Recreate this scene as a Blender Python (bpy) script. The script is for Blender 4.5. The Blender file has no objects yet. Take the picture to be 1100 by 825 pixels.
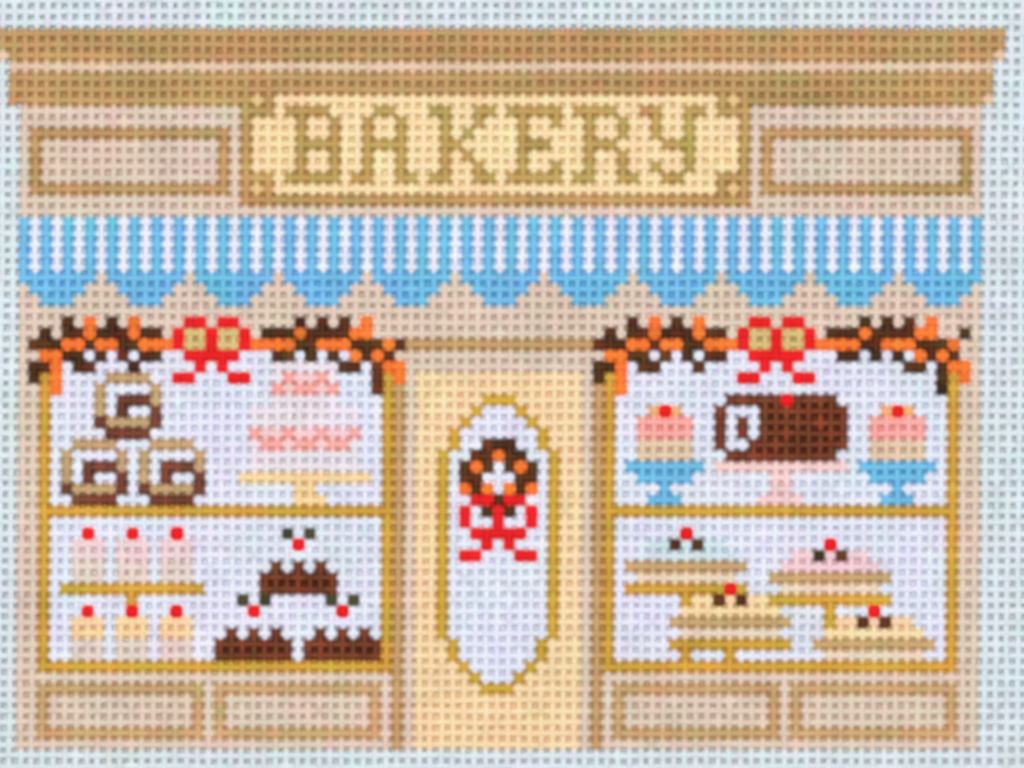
import bpy, math
import numpy as np

scene = bpy.context.scene
rng = np.random.default_rng(11)

# ------------------------------------------------------------------ scale
P = 0.001954                 # distance between two neighbouring threads (13-mesh canvas)
S = P / 11.894               # metres per unit of the chart drawing
W_FRAME = 1100 * S           # width of canvas the camera takes in

# ------------------------------------------------------------------ camera
CAM_H = 0.75
cam_d = bpy.data.cameras.new('camera')
cam = bpy.data.objects.new('camera', cam_d)
scene.collection.objects.link(cam)
scene.camera = cam
TOP_Z = 0.0008
cam.location = (0, 0, CAM_H)
cam.rotation_euler = (0, 0, 0)
cam_d.sensor_width = 36.0
cam_d.lens = 36.0 * (CAM_H - TOP_Z) / W_FRAME
cam_d.clip_start = 0.05
cam_d.clip_end = 20
cam_d.dof.use_dof = True
cam_d.dof.focus_distance = CAM_H - 0.10      # focused short of the weave: soft like the photo
cam_d.dof.aperture_fstop = (cam_d.lens / 1000) / 0.0042

# ------------------------------------------------------------------ light
world = bpy.data.worlds.new('World')
scene.world = world
world.use_nodes = True
world.node_tree.nodes['Background'].inputs[0].default_value = (0.93, 0.97, 1.0, 1)
world.node_tree.nodes['Background'].inputs[1].default_value = 0.29

def area(name, loc, size, power, col):
    l = bpy.data.lights.new(name, 'AREA')
    l.shape = 'SQUARE'; l.size = size; l.energy = power; l.color = col
    o = bpy.data.objects.new(name, l)
    scene.collection.objects.link(o)
    o.location = loc
    d = np.array((0, 0, 0)) - np.array(loc)
    import mathutils
    o.rotation_euler = mathutils.Vector(d).to_track_quat('-Z', 'Y').to_euler()
    return o
area('softbox', (-0.22, 0.35, 1.3), 1.1, 13.8, (1.0, 0.985, 0.96))
area('fill_softbox', (0.5, -0.35, 1.3), 1.1, 5.9, (0.97, 0.985, 1.0))

scene.view_settings.view_transform = 'Standard'
scene.view_settings.look = 'None'
scene.view_settings.exposure = 0.0
scene.view_settings.gamma = 1.0

# ------------------------------------------------------------------ materials
def paint_material():
    m = bpy.data.materials.new('painted_cotton_thread')
    m.use_nodes = True
    nt = m.node_tree; n = nt.nodes; L = nt.links
    b = n['Principled BSDF']
    at = n.new('ShaderNodeAttribute'); at.attribute_name = 'paint'
    tc = n.new('ShaderNodeTexCoord')
    no = n.new('ShaderNodeTexNoise'); no.inputs['Scale'].default_value = 1500
    no.inputs['Detail'].default_value = 3
    L.new(tc.outputs['Object'], no.inputs['Vector'])
    mr = n.new('ShaderNodeMapRange')
    mr.inputs['To Min'].default_value = 0.86; mr.inputs['To Max'].default_value = 1.12
    L.new(no.outputs['Fac'], mr.inputs['Value'])
    mx = n.new('ShaderNodeMix'); mx.data_type = 'RGBA'; mx.blend_type = 'MULTIPLY'
    mx.inputs['Factor'].default_value = 1.0
    L.new(at.outputs['Color'], mx.inputs[6]); L.new(mr.outputs['Result'], mx.inputs[7])
    L.new(mx.outputs[2], b.inputs['Base Color'])
    b.inputs['Roughness'].default_value = 0.72
    b.inputs['Specular IOR Level'].default_value = 0.22
    # fibre texture
    n2 = n.new('ShaderNodeTexNoise'); n2.inputs['Scale'].default_value = 4200
    n2.inputs['Detail'].default_value = 2
    L.new(tc.outputs['Object'], n2.inputs['Vector'])
    bp = n.new('ShaderNodeBump'); bp.inputs['Strength'].default_value = 0.5
    bp.inputs['Distance'].default_value = 0.0001
    L.new(n2.outputs['Fac'], bp.inputs['Height'])
    L.new(bp.outputs['Normal'], b.inputs['Normal'])
    return m
MAT = paint_material()

def table_material():
    m = bpy.data.materials.new('white_tabletop')
    m.use_nodes = True
    nt = m.node_tree; n = nt.nodes; L = nt.links
    b = n['Principled BSDF']
    tc = n.new('ShaderNodeTexCoord')
    no = n.new('ShaderNodeTexNoise'); no.inputs['Scale'].default_value = 60
    no.inputs['Detail'].default_value = 5
    L.new(tc.outputs['Object'], no.inputs['Vector'])
    cr = n.new('ShaderNodeValToRGB')
    cr.color_ramp.elements[0].position = 0.3; cr.color_ramp.elements[0].color = (0.76, 0.79, 0.82, 1)
    cr.color_ramp.elements[1].position = 0.7; cr.color_ramp.elements[1].color = (0.80, 0.83, 0.85, 1)
    L.new(no.outputs['Fac'], cr.inputs['Fac'])
    L.new(cr.outputs['Color'], b.inputs['Base Color'])
    b.inputs['Roughness'].default_value = 0.6
    return m

# ------------------------------------------------------------------ chart
R0, R1, C0, C1 = -6, 76, -6, 99           # canvas rows / columns, a margin beyond the picture
NR, NC = R1 - R0 + 1, C1 - C0 + 1
KEYS = {  # paint: sRGB, thread half-width in pitches
    '.':  ((219, 229, 235), 0.322),   # bare canvas
    'p':  ((225, 204, 187), 0.328),   # pink beige wall
    'v':  ((228, 200, 172), .328),   # pale cornice band
    't':  ((195, 157, 105), 0.320),    # cornice tan
    'h':  ((205, 168, 120), .328),   # panel frame tan
    'd':  ((198, 158, 108), .328),   # door post tan
    'f':  ((194, 156, 98), 0.325),    # sign frame
    'l':  ((190, 160, 92), 0.325),    # lettering
    'c':  ((250, 221, 174), 0.328),   # cream
    'j':  ((230, 196, 138), .328),   # corner dots of the sign
    'y':  ((247, 217, 174), 0.328),   # door cream
    'o':  ((210, 164, 62), 0.325),    # golden ochre
    'e':  ((208, 168, 60), .328),    # door window trim
    'b':  ((116, 191, 231), 0.320),   # awning blue
    'a':  ((232, 232, 248), 0.300),   # awning white
    'w':  ((228, 230, 244), 0.325),   # window white
    'n':  ((86, 46, 15), 0.300),      # garland brown
    'O':  ((250, 122, 46), .390),    # orange
    'R':  ((234, 20, 26), .400),   # bow red
    'r':  ((234, 18, 24), .430),     # red
    'i':  ((217, 190, 128), 0.320),   # inside of bow loops
    'x':  ((196, 162, 118), .328),   # roll dough
    'X':  ((120, 64, 46), 0.310),     # roll filling
    'k':  ((122, 60, 34), 0.285),     # chocolate
    'g':  ((66, 64, 36), 0.360),      # leaf
    'q':  ((236, 225, 234), 0.328),   # pale pink cake
    'K':  ((246, 204, 206), .328),   # icing thinning out over the cake
    'P':  ((255, 172, 165), 0.325),   # pink icing
    'G':  ((247, 214, 160), .328),   # pale gold plate
    's':  ((243, 206, 206), .328),   # pale pink stand
    'A':  ((241, 178, 120), .328),   # peach
    'B':  ((228, 202, 174), .328),   # beige ice cream
    'C':  ((112, 188, 228), 0.328),   # blue cup
    'm':  ((213, 228, 236), .328),   # pale blue topping
    'u':  ((202, 166, 116), 0.325),   # pie crust
    'z':  ((236, 214, 192), .328),   # pie dish
    'S':  ((242, 208, 214), .328),   # pink topping
    'T':  ((251, 221, 172), .328),   # cream topping
    'V':  ((251, 208, 170), .328),   # peach topping
    'Q':  ((238, 212, 214), .328),   # pink cupcake
    'E':  ((230, 212, 204), .328),   # cupcake cup
    'H':  ((251, 214, 166), .328),   # cream cupcake
}
chart = np.full((NR, NC), '.', dtype='<U1')
owner = np.zeros((NR, NC), dtype=int)     # 0 = bare canvas

PARTS = [dict(name='needlepoint_canvas', parent=None, label=None)]
def part(name, parent=0, label=None):
    PARTS.append(dict(name=name, parent=parent, label=label))
    return len(PARTS) - 1
def F(pid, key, r, c0, c1=None, r1=None):
    c1 = c0 if c1 is None else c1
    r1 = r if r1 is None else r1
    chart[r - R0:r1 - R0 + 1, c0 - C0:c1 - C0 + 1] = key
    owner[r - R0:r1 - R0 + 1, c0 - C0:c1 - C0 + 1] = pid
def rows(pid, spec, dc=0, dr=0):
    """spec: list of (row, key, [c or (c0, c1), ...])"""
    for r, key, cs in spec:
        for c in cs:
            if isinstance(c, tuple): F(pid, key, r + dr, c[0] + dc, c[1] + dc)
            else: F(pid, key, r + dr, c + dc)

# wall and cornice
wall = part('shop_wall', 0, 'pink beige painted shop wall')
F(wall, 'p', 10, 2, 88, 67)
cornice = part('cornice', 0, 'tan banded cornice across the top with a pale stripe')
F(cornice, 't', 3, 0, 90, 4); F(cornice, 't', 5, 1, 90)
F(cornice, 'v', 6, 1, 89); F(cornice, 't', 7, 1, 89, 9)
F(cornice, 'v', 5, 90); F(cornice, 'v', 9, 89); F(cornice, 'v', 5, 0)

def panel(c0, c1, r0, r1, lab, key='h'):
    p = part('wall_panel', wall, lab)
    F(p, key, r0, c0, c1, r1)
    F(p, 'p', r0 + 1, c0 + 1, c1 - 1, r1 - 1)
panel(3, 20, 12, 17, 'upper panel with tan frame beside the B of the sign', 't')
panel(69, 87, 12, 17, 'upper panel with tan frame beside the Y of the sign', 't')
panel(4, 18, 62, 66, 'base panel below the cupcakes')
panel(20, 34, 62, 66, 'base panel below the chocolate cakes')
panel(56, 70, 62, 66, 'base panel below the pie topped with cream')
panel(72, 86, 62, 66, 'base panel below the pie topped with peach')

# sign
sign = part('sign', 0, 'cream sign in a tan frame reading BAKERY')
F(sign, 'f', 9, 22, 67, 18); F(sign, 'c', 9, 23, 66, 17)
for r in (9, 17): F(sign, 'j', r, 23); F(sign, 'j', r, 66)
for c in (24, 65): F(sign, 'f', 9, c); F(sign, 'f', 17, c)
F(sign, 'f', 10, 23, 24); F(sign, 'f', 16, 23, 24); F(sign, 'f', 10, 65, 66); F(sign, 'f', 16, 65, 66)
lettering = part('lettering', sign, 'olive tan serif letters BAKERY')
rows(lettering, [
    # B
    (10, 'l', [(26, 29)]), (11, 'l', [27, 30]), (12, 'l', [27, 30]), (13, 'l', [(27, 30)]),
    (14, 'l', [27, 30]), (15, 'l', [27, 30]), (16, 'l', [(26, 30)]),
    # A
    (10, 'l', [(34, 35)]), (11, 'l', [33, 36]), (12, 'l', [33, 36]), (13, 'l', [(33, 36)]),
    (14, 'l', [33, 36]), (15, 'l', [33, 36]), (16, 'l', [(32, 33), (36, 37)]),
    # K
    (10, 'l', [(39, 40), (43, 44)]), (11, 'l', [40, 43]), (12, 'l', [40, 42]), (13, 'l', [(40, 41)]),
    (14, 'l', [40, 42]), (15, 'l', [40, 43]), (16, 'l', [(39, 40), (43, 44)]),
    # E
    (10, 'l', [(46, 50)]), (11, 'l', [47, 50]), (12, 'l', [47]), (13, 'l', [(47, 49)]),
    (14, 'l', [47]), (15, 'l', [47, 50]), (16, 'l', [(46, 50)]),
    # R
    (10, 'l', [(52, 55)]), (11, 'l', [53, 56]), (12, 'l', [53, 56]), (13, 'l', [(53, 55)]),
    (14, 'l', [53, 56]), (15, 'l', [53, 56]), (16, 'l', [(52, 53), (56, 57)]),
    # Y
    (10, 'l', [(58, 59), (62, 63)]), (11, 'l', [59, 62]), (12, 'l', [59, 62]), (13, 'l', [(60, 62)]),
    (14, 'l', [62]), (15, 'l', [59, 62]), (16, 'l', [(60, 61)]),
])

# awning
awning = part('awning', 0, 'blue and white striped awning with a scalloped edge')
for c in range(2, 89):
    F(awning, 'b' if c % 2 == 0 else 'a', 20, c, c, 24)
    k = (c - 1) % 8                       # 0 in the valley between two scallops
    if k: F(awning, 'b', 25, c)
    if 2 <= k <= 6: F(awning, 'b', 26, c)
    if 3 <= k <= 5: F(awning, 'b', 27, c)

# door
door = part('door', 0, 'cream shop door with a narrow pointed window')
F(door, 'y', 34, 38, 52, 67)
frame = part('door_frame', door, 'tan door frame with a header')
F(frame, 'd', 31, 36, 54)
F(frame, 'd', 33, 36, 36, 67); F(frame, 'd', 33, 54, 54, 67)
trim = part('window_trim', door, 'golden outline of the door window')
pane = part('window_pane', door, 'white pane of the door window')
rows(trim, [(36, 'e', [(44, 46)]), (37, 'e', [43, 47]), (38, 'e', [42, 48]), (39, 'e', [41, 49]), (40, 'e', [41, 49]),
            (58, 'e', [41, 49]), (59, 'e', [41, 49]), (60, 'e', [42, 48]), (61, 'e', [43, 47]), (62, 'e', [(44, 46)])])
F(trim, 'e', 41, 40, 40, 57); F(trim, 'e', 41, 50, 50, 57)
rows(pane, [(37, 'w', [(44, 46)]), (38, 'w', [(43, 47)]), (39, 'w', [(42, 48)]), (40, 'w', [(42, 48)]),
            (58, 'w', [(42, 48)]), (59, 'w', [(42, 48)]), (60, 'w', [(43, 47)]), (61, 'w', [(44, 46)])])
F(pane, 'w', 41, 41, 49, 57)
wreath = part('wreath', door, 'round brown and orange wreath on the door window')
rows(wreath, [(40, 'n', [(44, 46)]), (41, 'n', [43, 44, 46, 47]), (41, 'O', [45]),
              (42, 'n', [42, 44, 46, 48]), (42, 'O', [43, 47]), (43, 'n', [42, 43, 47, 48]),
              (44, 'O', [42, 44, 46, 48]), (44, 'n', [43, 47]), (45, 'n', [45]), (46, 'n', [44, 46])])
dbow = part('bow', door, 'red bow below the wreath')
rows(dbow, [(45, 'R', [43, 44, 46, 47]), (46, 'R', [42, 45, 48]), (47, 'R', [42, 45, 48]), (48, 'R', [(43, 47)]),
            (49, 'R', [44, 46]), (50, 'R', [(42, 43), (47, 48)])])

# display windows
def display_window(c0, label):
    w = part('display_window', 0, label)
    F(w, 'o', 34, c0, c0, 60); F(w, 'o', 34, c0 + 31, c0 + 31, 60)
    F(w, 'o', 60, c0, c0 + 31); F(w, 'o', 46, c0, c0 + 31)
    g = part('window_pane', w)
    F(g, 'w', 32, c0 + 1, c0 + 30, 45); F(g, 'w', 47, c0 + 1, c0 + 30, 59)
    return w
win_l = display_window(4, 'gold framed shop window with rolls, a pink cake, cupcakes and chocolate cakes')
win_r = display_window(55, 'gold framed shop window with sundaes, a log cake and four pies')

def garland(dc, label):
    g = part('garland', 0, label)
    rows(g, [
        (29, 'n', [6, 10, 27, 29, 31]), (29, 'O', [8, 12, 33]),
        (30, 'n', [4, 6, 7, 9, 10, 11, 13, 14, 24, 25, 26, (28, 31)]), (30, 'O', [8, 12, 27, 32, 33]),
        (31, 'n', [3, 4, 5, 8, 11, 12, 27, 28, 32, 33, 34]), (31, 'O', [6, 7, 9, 10, 13, 14, 15, (23, 26), (29, 31), 35]),
        (32, 'O', [4, 5, 32, 34]), (32, 'n', [6, 7, 9, 11, 13, 14, 25, 26, 28, 30, 33, 35]),
        (33, 'n', [3, 4, 7, 8, 12, 31, 32, 34]), (33, 'O', [5, 35, 36]),
        (34, 'n', [3, 34]), (34, 'O', [5, 36]), (35, 'O', [5]), (35, 'n', [34])], dc)
    if dc == 0: F(g, 'n', 31, 36)
    else: F(g, 'n', 30, 87)
    b = part('bow', g)
    rows(b, [(29, 'R', [(17, 18), (20, 21)]), (30, 'R', [16, 19, 22]), (30, 'i', [(17, 18), (20, 21)]),
             (31, 'R', [16, 19, 22]), (31, 'i', [(17, 18), (20, 21)]), (32, 'R', [(17, 21)]), (33, 'R', [18, 20]),
             (34, 'R', [(16, 17), (21, 22)])], dc)
garland(0, 'brown and orange garland with a red bow above the rolls and pink cake')
garland(51, 'brown and orange garland with a red bow above the log cake')

# cinnamon rolls
def roll(dc, dr, label):
    p = part('cinnamon_roll', win_l, label)
    rows(p, [(34, 'x', [(10, 13)]), (35, 'x', [9, 14]), (35, 'w', [(10, 13)]), (36, 'x', [9, 14]), (36, 'w', [10]), (36, 'X', [(11, 13)]),
             (37, 'x', [9]), (37, 'w', [10, 12, 13]), (37, 'X', [11, 14]), (38, 'X', [9, 14]), (38, 'x', [(10, 13)]),
             (39, 'X', [(10, 13)])], dc, dr)
roll(0, 0, 'cinnamon roll on top of the other two')
roll(-3, 6, 'lower cinnamon roll beside the gold window frame')
roll(4, 6, 'lower cinnamon roll nearer the pink cake')

# pink tiered cake on a stand
cake = part('tiered_cake', win_l, 'pale two tier cake with pink scalloped icing')
F(cake, 'q', 33, 25, 30, 36); F(cake, 'q', 37, 23, 32, 42)
F(cake, 'K', 34, 26, 29, 35); F(cake, 'K', 39, 24, 31, 40)
rows(cake, [(34, 'P', [26, 29]), (35, 'P', [25, 27, 28, 30]), (39, 'P', [23, 26, 29, 32]),
            (40, 'P', [24, 25, 27, 28, 30, 31])])
stand = part('cake_stand', win_l, 'pale gold stand under the pink cake')
rows(stand, [(43, 'G', [(22, 33)]), (44, 'G', [(27, 28)]), (45, 'G', [(27, 29)])])

# cupcakes on a tray and below it
tray = part('cupcake_tray', win_l, 'gold tray on a short stem')
F(tray, 'o', 53, 6, 18); F(tray, 'o', 54, 12)
POS = ('nearest the window frame', 'in the middle of its row', 'nearest the chocolate cakes')
for i, c in enumerate((8, 12, 16)):
    p = part('cupcake', win_l, 'pink cupcake with a cherry standing on the gold tray, ' + POS[i])
    F(p, 'r', 48, c); F(p, 'Q', 49, c - 1, c + 1, 50); F(p, 'E', 51, c - 1, c + 1, 52)
for i, c in enumerate((8, 12, 16)):
    p = part('cupcake', win_l, 'cream cupcake with a cherry below the gold tray, ' + POS[i])
    F(p, 'r', 55, c); F(p, 'H', 56, c - 1, c + 1, 57); F(p, 'E', 58, c - 1, c + 1, 59)

# chocolate cakes
def choc(dc, dr, label):
    p = part('chocolate_cake', win_l, label)
    rows(p, [(51, 'k', [25, 27, 29]), (52, 'k', [(24, 30)]), (53, 'k', [(24, 30)])], dc, dr)
    rows(p, [(48, 'g', [26, 28]), (49, 'r', [27])], dc, dr)
choc(0, 0, 'chocolate cake with a cherry, raised above the other two')
choc(-4, 6, 'lower chocolate cake with a cherry, nearer the cupcakes')
choc(4, 6, 'lower chocolate cake with a cherry, against the gold window frame')

# sundaes
def sundae(dc, label):
    p = part('sundae', win_r, label)
    rows(p, [(37, 'A', [59, 61]), (37, 'r', [60]), (38, 'P', [(58, 62)]), (39, 'P', [(58, 62)]),
             (40, 'B', [(58, 62)]), (41, 'B', [(58, 62)])], dc)
    g = part('sundae_cup', win_r, 'blue footed cup under that sundae')
    rows(g, [(42, 'C', [(57, 63)]), (43, 'C', [(58, 62)]), (44, 'C', [60]), (45, 'C', [(59, 61)])], dc)
sundae(0, 'pink and beige sundae with a cherry, on the side of the door')
sundae(21, 'pink and beige sundae with a cherry, on the side away from the door')

# log cake
log = part('log_cake', win_r, 'chocolate log cake with a white spiral end and a cherry')
rows(log, [(36, 'k', [(66, 75)]), (36, 'r', [71]), (37, 'k', [65, (69, 76)]), (37, 'w', [(66, 68)]),
           (38, 'k', [65, 67, (69, 76)]), (38, 'w', [66, 68]), (39, 'k', [65, 67, (69, 76)]), (39, 'w', [66, 68]),
           (40, 'k', [65, (68, 76)]), (40, 'w', [(66, 67)]), (41, 'k', [(66, 75)])])
lstand = part('cake_stand', win_r, 'pale pink stand under the log cake')
rows(lstand, [(42, 's', [(65, 76)]), (43, 's', [(70, 71)]), (44, 's', [(70, 71)]), (45, 's', [(69, 72)])])

# pies
def pie(label, slabel, topping, body, dish, plate, leaves, cherry):
    p = part('pie', win_r, label)
    rows(p, topping); rows(p, body); rows(p, dish)
    rows(p, [(leaves[0], 'n', leaves[1:]), (cherry[0], 'r', [cherry[1]])])
    if plate:
        s = part('cake_stand', win_r, slabel)
        rows(s, plate)
pie('pie with pale blue topping and a cherry', 'gold stand under the pie with blue topping',
    [(49, 'm', [(59, 65)]), (50, 'm', [(58, 66)])], [(51, 'u', [(57, 67)])], [(52, 'z', [(58, 66)])],
    [(53, 'o', [(57, 67)]), (54, 'o', [62]), (59, 'o', [62])], (49, 61, 63), (48, 62))
pie('pie with pink topping and a cherry', 'gold stand under the pie with pink topping',
    [(50, 'S', [(72, 78)]), (51, 'S', [(71, 79)])], [(52, 'u', [(70, 80)])], [(53, 'z', [(71, 79)])],
    [(54, 'o', [(70, 80)]), (55, 'o', [75]), (56, 'o', [75])], (50, 74, 76), (49, 75))
pie('pie with cream topping and a cherry', 'gold stand under the pie with cream topping',
    [(54, 'T', [(63, 69)]), (55, 'T', [(62, 70)])], [(56, 'u', [(61, 71)])], [(57, 'z', [(62, 70)])],
    [(58, 'o', [(61, 71)]), (59, 'o', [66])], (54, 65, 67), (53, 66))
pie('pie with peach topping and a cherry', None,
    [(56, 'V', [(76, 82)]), (57, 'T', [(75, 83)])], [(58, 'u', [(74, 84)])], [(59, 'z', [(75, 83)])],
    None, (56, 78, 80), (55, 79))

# ------------------------------------------------------------------ paint colours per crossing
def lin(v):
    v = np.asarray(v, float) / 255
    return np.where(v <= 0.04045, v / 12.92, ((v + 0.055) / 1.055) ** 2.4)
def smooth_noise(shape, cell):
    h, w = int(shape[0] / cell) + 3, int(shape[1] / cell) + 3
    g = rng.normal(size=(h, w))
    yy, xx = np.mgrid[0:shape[0], 0:shape[1]] / cell
    y0, x0 = yy.astype(int), xx.astype(int); fy, fx = yy - y0, xx - x0
    fy, fx = fy * fy * (3 - 2 * fy), fx * fx * (3 - 2 * fx)
    return (g[y0, x0] * (1 - fy) * (1 - fx) + g[y0, x0 + 1] * (1 - fy) * fx
            + g[y0 + 1, x0] * fy * (1 - fx) + g[y0 + 1, x0 + 1] * fy * fx)
COL = np.zeros((NR, NC, 3)); WID = np.zeros((NR, NC))
for k, (rgb, wd) in KEYS.items():
    msk = chart == k
    COL[msk] = lin(rgb); WID[msk] = wd
tone = 1 + 0.03 * rng.normal(size=(NR, NC)) + 0.018 * smooth_noise((NR, NC), 3.0)
hue = smooth_noise((NR, NC), 2.6) * 0.019 + rng.normal(size=(NR, NC)) * 0.012     # pinker / greener brush loads
hue += np.where(chart == 'b', 0.05 * smooth_noise((NR, NC), 3.2), 0)
tan = np.isin(chart, list('tfhlo'))
hue += np.where(tan, 0.035 * smooth_noise((NR, NC), 2.2) + 0.02 * rng.normal(size=(NR, NC)), 0)   # streaky tan brushwork
tone *= np.where(tan, 1 + 0.05 * smooth_noise((NR * 4, NC), 5.0)[::4], 1)
blu = smooth_noise((NR, NC), 3.4) * 0.018
dark = np.isin(chart, list('nkXgO'))
tone = np.where(dark, tone * np.exp(np.where(chart == 'O', 0.07, np.where(chart == 'n', 0.22, 0.13)) * rng.normal(size=(NR, NC))), tone)
hue += np.where(dark & (chart != 'O'), np.where(chart == 'n', 0.15, 0.06) * rng.normal(size=(NR, NC)), 0) + np.where(chart == 'O', 0.04 * rng.normal(size=(NR, NC)), 0)
COL *= tone[..., None]
COL[..., 0] *= 1 + hue; COL[..., 1] *= 1 - hue * 0.7; COL[..., 2] *= 1 + hue * 0.3 + blu
COL = np.clip(COL, 0.004, 0.93)
WID *= 1 + 0.035 * rng.normal(size=(NR, NC))

# ------------------------------------------------------------------ weave geometry
A = 0.06 * P                 # how far a thread rises over / dips under the crossing one
BH = 0.29 * P                # thread half-thickness
Z0 = A + 1.22 * BH
SEG, RING = 6, 10
warp_ph = rng.uniform(0, 6.28, (NC, 3)); weft_ph = rng.uniform(0, 6.28, (NR, 3))
def wob(ph, t):
    return P * (0.030 * np.sin(t * 0.21 + ph[0]) + 0.022 * np.sin(t * 0.53 + ph[1]) + 0.018 * np.sin(t * 1.3 + ph[2]))
def world_xy(c, r):
    py = 0.43 + 11.93 * r
    px = 4.05 + 11.894 * c - 0.0073 * py
    return (px - 550) * S, -(py - 412.5) * S
# how strongly a colour claims the space between two crossings: on the thread tops, and down in the holes
GRIP = {'r': (1.3, 1.3), 'R': (1.05, 1.3), 'n': (1.1, 1.6), 'g': (1.1, 1.2), 'k': (1.2, 2.2), 'X': (1.15, 1.8), 'O': (1.2, 1.5), 'x': (1.3, 2.2),
        'o': (1.55, 4.5), 'u': (1.3, 2.0), 'l': (1.5, 2.6), 'e': (1.3, 2.2), 'C': (1.25, 2.0), 't': (1.55, 4.5), 'f': (1.55, 4.5),
        'h': (1.55, 4.5), 'd': (1.55, 4.5), 'b': (1.35, 2.4), 'a': (0.9, 0.9), 'A': (1.2, 1.5), 'P': (1.8, 2.4), 'p': (1.0, 1.1), 'y': (1.0, 1.05)}
DABS = (('n', 0.61), ('g', 0.62), ('X', 0.60), ('O', 0.64), ('R', 0.62), ('r', 0.68))     # colours laid on last, in round dabs of this radius
jit = np.exp(0.20 * rng.normal(size=(NR, NC)))
jit2 = 1 + 0.04 * rng.normal(size=(NR, NC))
HEAVY, HEAVY_FILM = jit.copy(), jit.copy()
for k, (h, hf) in GRIP.items():
    HEAVY[chart == k] *= h; HEAVY_FILM[chart == k] *= hf
def paint(r, c, grip=None):
    """paint colour at canvas position (row r, column c, fractional): round dabs, the thick colours spreading over the thin ones"""
    grip = HEAVY if grip is None else grip
    r = np.asarray(r, float); c = np.asarray(c, float)
    ri, ci = np.rint(r).astype(int), np.rint(c).astype(int)
    num = np.zeros(r.shape + (3,)); den = np.zeros(r.shape)
    for dr in (-1, 0, 1):
        for dc in (-1, 0, 1):
            a, b = np.clip(ri + dr, R0, R1), np.clip(ci + dc, C0, C1)
            d2 = (r - a) ** 2 + (c - b) ** 2
            w = grip[a - R0, b - C0] * np.exp(-(d2 / 0.20) ** 2)
            num += w[..., None] * COL[a - R0, b - C0]; den += w
    out = num / np.maximum(den, 1e-9)[..., None]
    for k, rad in DABS:
        if not (chart == k).any(): continue
        for dr in (-1, 0, 1):
            for dc in (-1, 0, 1):
                a, b = np.clip(ri + dr, R0, R1), np.clip(ci + dc, C0, C1)
                hit = chart[a - R0, b - C0] == k
                if not hit.any(): continue
                d = np.sqrt((r - a) ** 2 + (c - b) ** 2)
                al = np.where(hit, np.clip((rad * jit2[a - R0, b - C0] - d) / 0.16, 0, 1), 0)[..., None]
                out = out * (1 - al) + COL[a - R0, b - C0] * al
    return out

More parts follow.
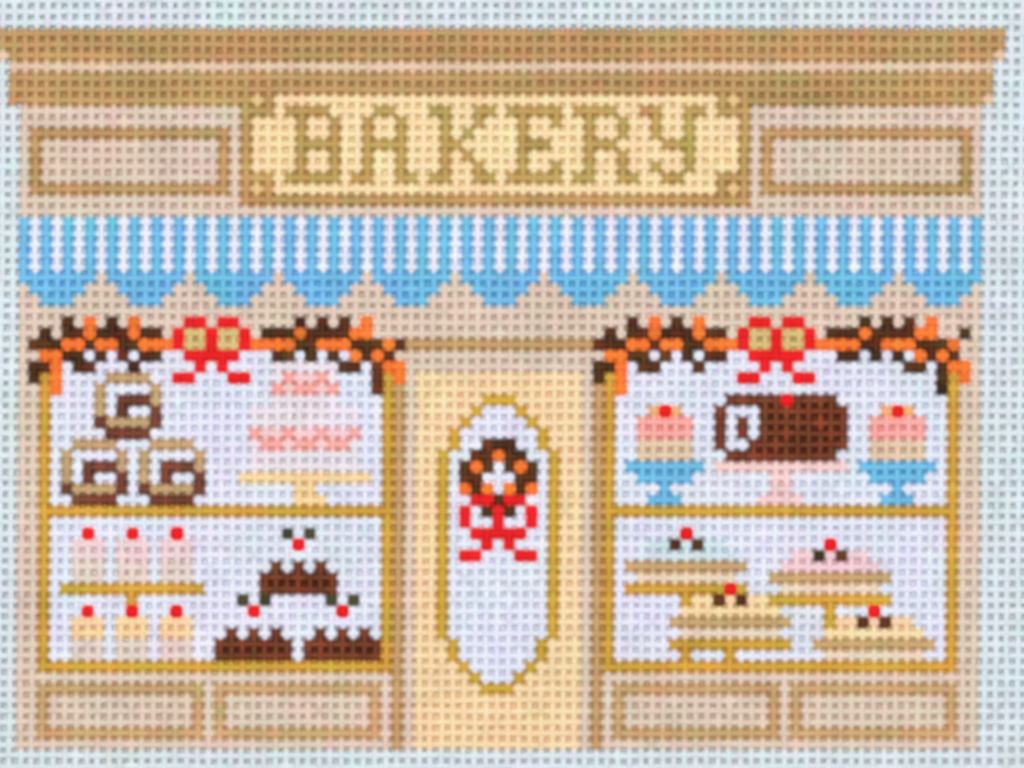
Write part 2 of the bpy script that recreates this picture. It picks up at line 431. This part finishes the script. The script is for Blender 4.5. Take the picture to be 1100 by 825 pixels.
class Builder:
    def __init__(s): s.v = []; s.f = []; s.c = []; s.n = 0
    def run(s, axis, line, a, b):
        """one stretch of thread: axis 0 = warp (column line, rows a..b), axis 1 = weft (row line, columns a..b)"""
        ts, wids = [], []
        def cell(i): return (i - R0, line - C0) if axis == 0 else (line - R0, i - C0)
        lo, hi = (R0, R1) if axis == 0 else (C0, C1)
        for i in range(a, b + 1):
            here = cell(i)
            for k in range(SEG + 1):
                if k == 0 and i > a: continue
                d = k / SEG - 0.5
                there = cell(min(max(i + (1 if d > 0 else -1), lo), hi))
                g = 0.5 * (abs(d) * 2) ** 3
                ts.append(i + d)
                wids.append((WID[here] * (1 - g) + WID[there] * g) * (1 - 0.06 * (abs(d) * 2) ** 2))
        ts = np.array(ts); wids = np.array(wids) * P
        sgn = 1 if axis == 0 else -1
        z = Z0 + sgn * A * np.cos(math.pi * (ts + line))
        if axis == 0:
            x, y = world_xy(line, ts); x = x + wob(warp_ph[line - C0], ts)
        else:
            x, y = world_xy(ts, line); y = y + wob(weft_ph[line - R0], ts)
        ang = np.linspace(0, 2 * math.pi, RING, endpoint=False)
        ca, sa = np.cos(ang), np.sin(ang)
        n = len(ts)
        V = np.zeros((n, RING, 3))
        if axis == 0:
            V[..., 0] = x[:, None] + wids[:, None] * ca; V[..., 1] = y[:, None]
        else:
            V[..., 0] = x[:, None]; V[..., 1] = y[:, None] - wids[:, None] * ca
        V[..., 2] = z[:, None] + BH * sa
        s.v.append(V.reshape(-1, 3))
        tt = np.repeat(ts[:, None], RING, 1); lat = line + (wids[:, None] / P) * ca * (1 if axis == 0 else 1)
        s.c.append((paint(tt, lat) if axis == 0 else paint(lat, tt)).reshape(-1, 3))
        i0 = s.n + (np.arange(n - 1)[:, None] * RING + np.arange(RING)[None])
        i1 = s.n + (np.arange(n - 1)[:, None] * RING + (np.arange(RING)[None] + 1) % RING)
        # both axes march so that the ring runs counter-clockwise seen from outside
        q = np.stack([i0, i1, i1 + RING, i0 + RING], -1).reshape(-1, 4)
        if axis == 0: q = q[:, ::-1] if FLIP0 else q
        else: q = q[:, ::-1] if FLIP1 else q
        s.f.append(q); s.n += n * RING
    def film(s, mask):
        """paint that has clogged the holes of the mesh: a thin sheet low between the threads, sharing its corners"""
        N = 4
        idx = {}
        V, UV, Q = [], [], []
        def vert(i, j):                       # i, j count quarter steps between crossings
            if (i, j) not in idx:
                idx[(i, j)] = len(V)
                u, v = i / N, j / N
                x, y = world_xy(v + C0, u + R0)
                u0, v0 = int(u), int(v)
                low = max(FILL.get(k, -1.02) for k in chart[u0:u0 + 2, v0:v0 + 2].ravel())
                # it wicks up the threads: a little bowl, lowest in the middle of each hole
                V.append((x, y, Z0 + BH * (low if i % N == 2 and j % N == 2 else min(low + 0.1, 0.1)))); UV.append((u + R0, v + C0))
            return idx[(i, j)]
        for i, j in zip(*np.nonzero(mask)):
            if i + 1 >= NR or j + 1 >= NC: continue
            if (chart[i:i + 2, j:j + 2] == '.').any(): continue
            for a in range(N):
                for b in range(N):
                    y, x = i * N + a, j * N + b
                    Q.append((vert(y, x), vert(y + 1, x), vert(y + 1, x + 1), vert(y, x + 1)))
        if Q:
            UV = np.array(UV)
            s.v.append(np.array(V)); col = paint(UV[:, 0], UV[:, 1], HEAVY_FILM); s.c.append(col ** (1.02 + 0.3 * (1 - col.max(1, keepdims=True))));   # pooled coat, its colour darkened to paint in shade down the holes
            s.f.append(np.array(Q) + s.n); s.n += len(V)
    def mesh(s, name):
        v = np.concatenate(s.v); f = np.concatenate(s.f); c = np.concatenate(s.c)
        me = bpy.data.meshes.new(name)
        me.vertices.add(len(v)); me.vertices.foreach_set('co', v.astype(np.float32).ravel())
        me.loops.add(f.size); me.loops.foreach_set('vertex_index', f.astype(np.int32).ravel())
        me.polygons.add(len(f))
        me.polygons.foreach_set('loop_start', np.arange(0, f.size, 4, dtype=np.int32))
        me.polygons.foreach_set('loop_total', np.full(len(f), 4, dtype=np.int32))
        me.polygons.foreach_set('use_smooth', np.ones(len(f), dtype=bool))
        at = me.attributes.new('paint', 'FLOAT_COLOR', 'POINT')
        at.data.foreach_set('color', np.concatenate([c, np.ones((len(c), 1))], 1).astype(np.float32).ravel())
        me.update(calc_edges=True)
        me.materials.append(MAT)
        return me
FILL = {'t': -0.85, 'h': -0.8, 'o': -0.85, 'f': -0.85, 'l': -0.85, 'd': -0.85, 'u': -0.85, 'x': -0.85, 'e': -0.9,
        'r': 0.1, 'R': -0.3, 'O': -0.3, 'n': -1.1, 'k': -1.3, 'X': -1.0, 'g': -0.5}   # height of the clogging paint
FLIP0 = FLIP1 = False
# check the winding once: an outward normal at the top of a thread must point up
for axis in (0, 1):
    t = Builder(); t.run(axis, 20, 20, 21)
    v = t.v[0]; q = t.f[0]
    nrm = np.cross(v[q[:, 1]] - v[q[:, 0]], v[q[:, 3]] - v[q[:, 0]])
    cen = v[q].mean(1); top = cen[:, 2] > np.median(cen[:, 2])
    up = nrm[np.argmax(cen[:, 2]), 2] > 0
    if not up:
        if axis == 0: FLIP0 = True
        else: FLIP1 = True

objs = {}
for pid, info in enumerate(PARTS):
    m = owner == pid
    b = Builder()
    for ci in range(NC):                       # warp threads
        col = m[:, ci]; i = 0
        while i < NR:
            if col[i]:
                j = i
                while j + 1 < NR and col[j + 1]: j += 1
                b.run(0, ci + C0, i + R0, j + R0); i = j + 1
            else: i += 1
    for ri in range(NR):                       # weft threads
        row = m[ri]; i = 0
        while i < NC:
            if row[i]:
                j = i
                while j + 1 < NC and row[j + 1]: j += 1
                b.run(1, ri + R0, i + C0, j + C0); i = j + 1
            else: i += 1
    b.film(m)
    o = bpy.data.objects.new(info['name'], b.mesh(info['name']))
    scene.collection.objects.link(o)
    objs[pid] = o
    if info['parent'] is not None: o.parent = objs[info['parent']]
    if info['label']: o['label'] = info['label']
canvas = objs[0]
canvas['label'] = 'needlepoint canvas painted with a bakery shopfront, blue striped awning and two cake windows'
canvas['category'] = 'needlepoint canvas'

# ------------------------------------------------------------------ surface it lies on
import bmesh
bm = bmesh.new()
bmesh.ops.create_cube(bm, size=1.0)
bmesh.ops.scale(bm, vec=(0.36, 0.30, 0.02), verts=bm.verts)
bmesh.ops.translate(bm, vec=(0, 0, -0.01), verts=bm.verts)
bmesh.ops.bevel(bm, geom=[e for e in bm.edges], offset=0.002, segments=3, affect='EDGES')
me = bpy.data.meshes.new('tabletop'); bm.to_mesh(me); bm.free()
me.materials.append(table_material())
tb = bpy.data.objects.new('tabletop', me)
scene.collection.objects.link(tb)
tb['kind'] = 'structure'
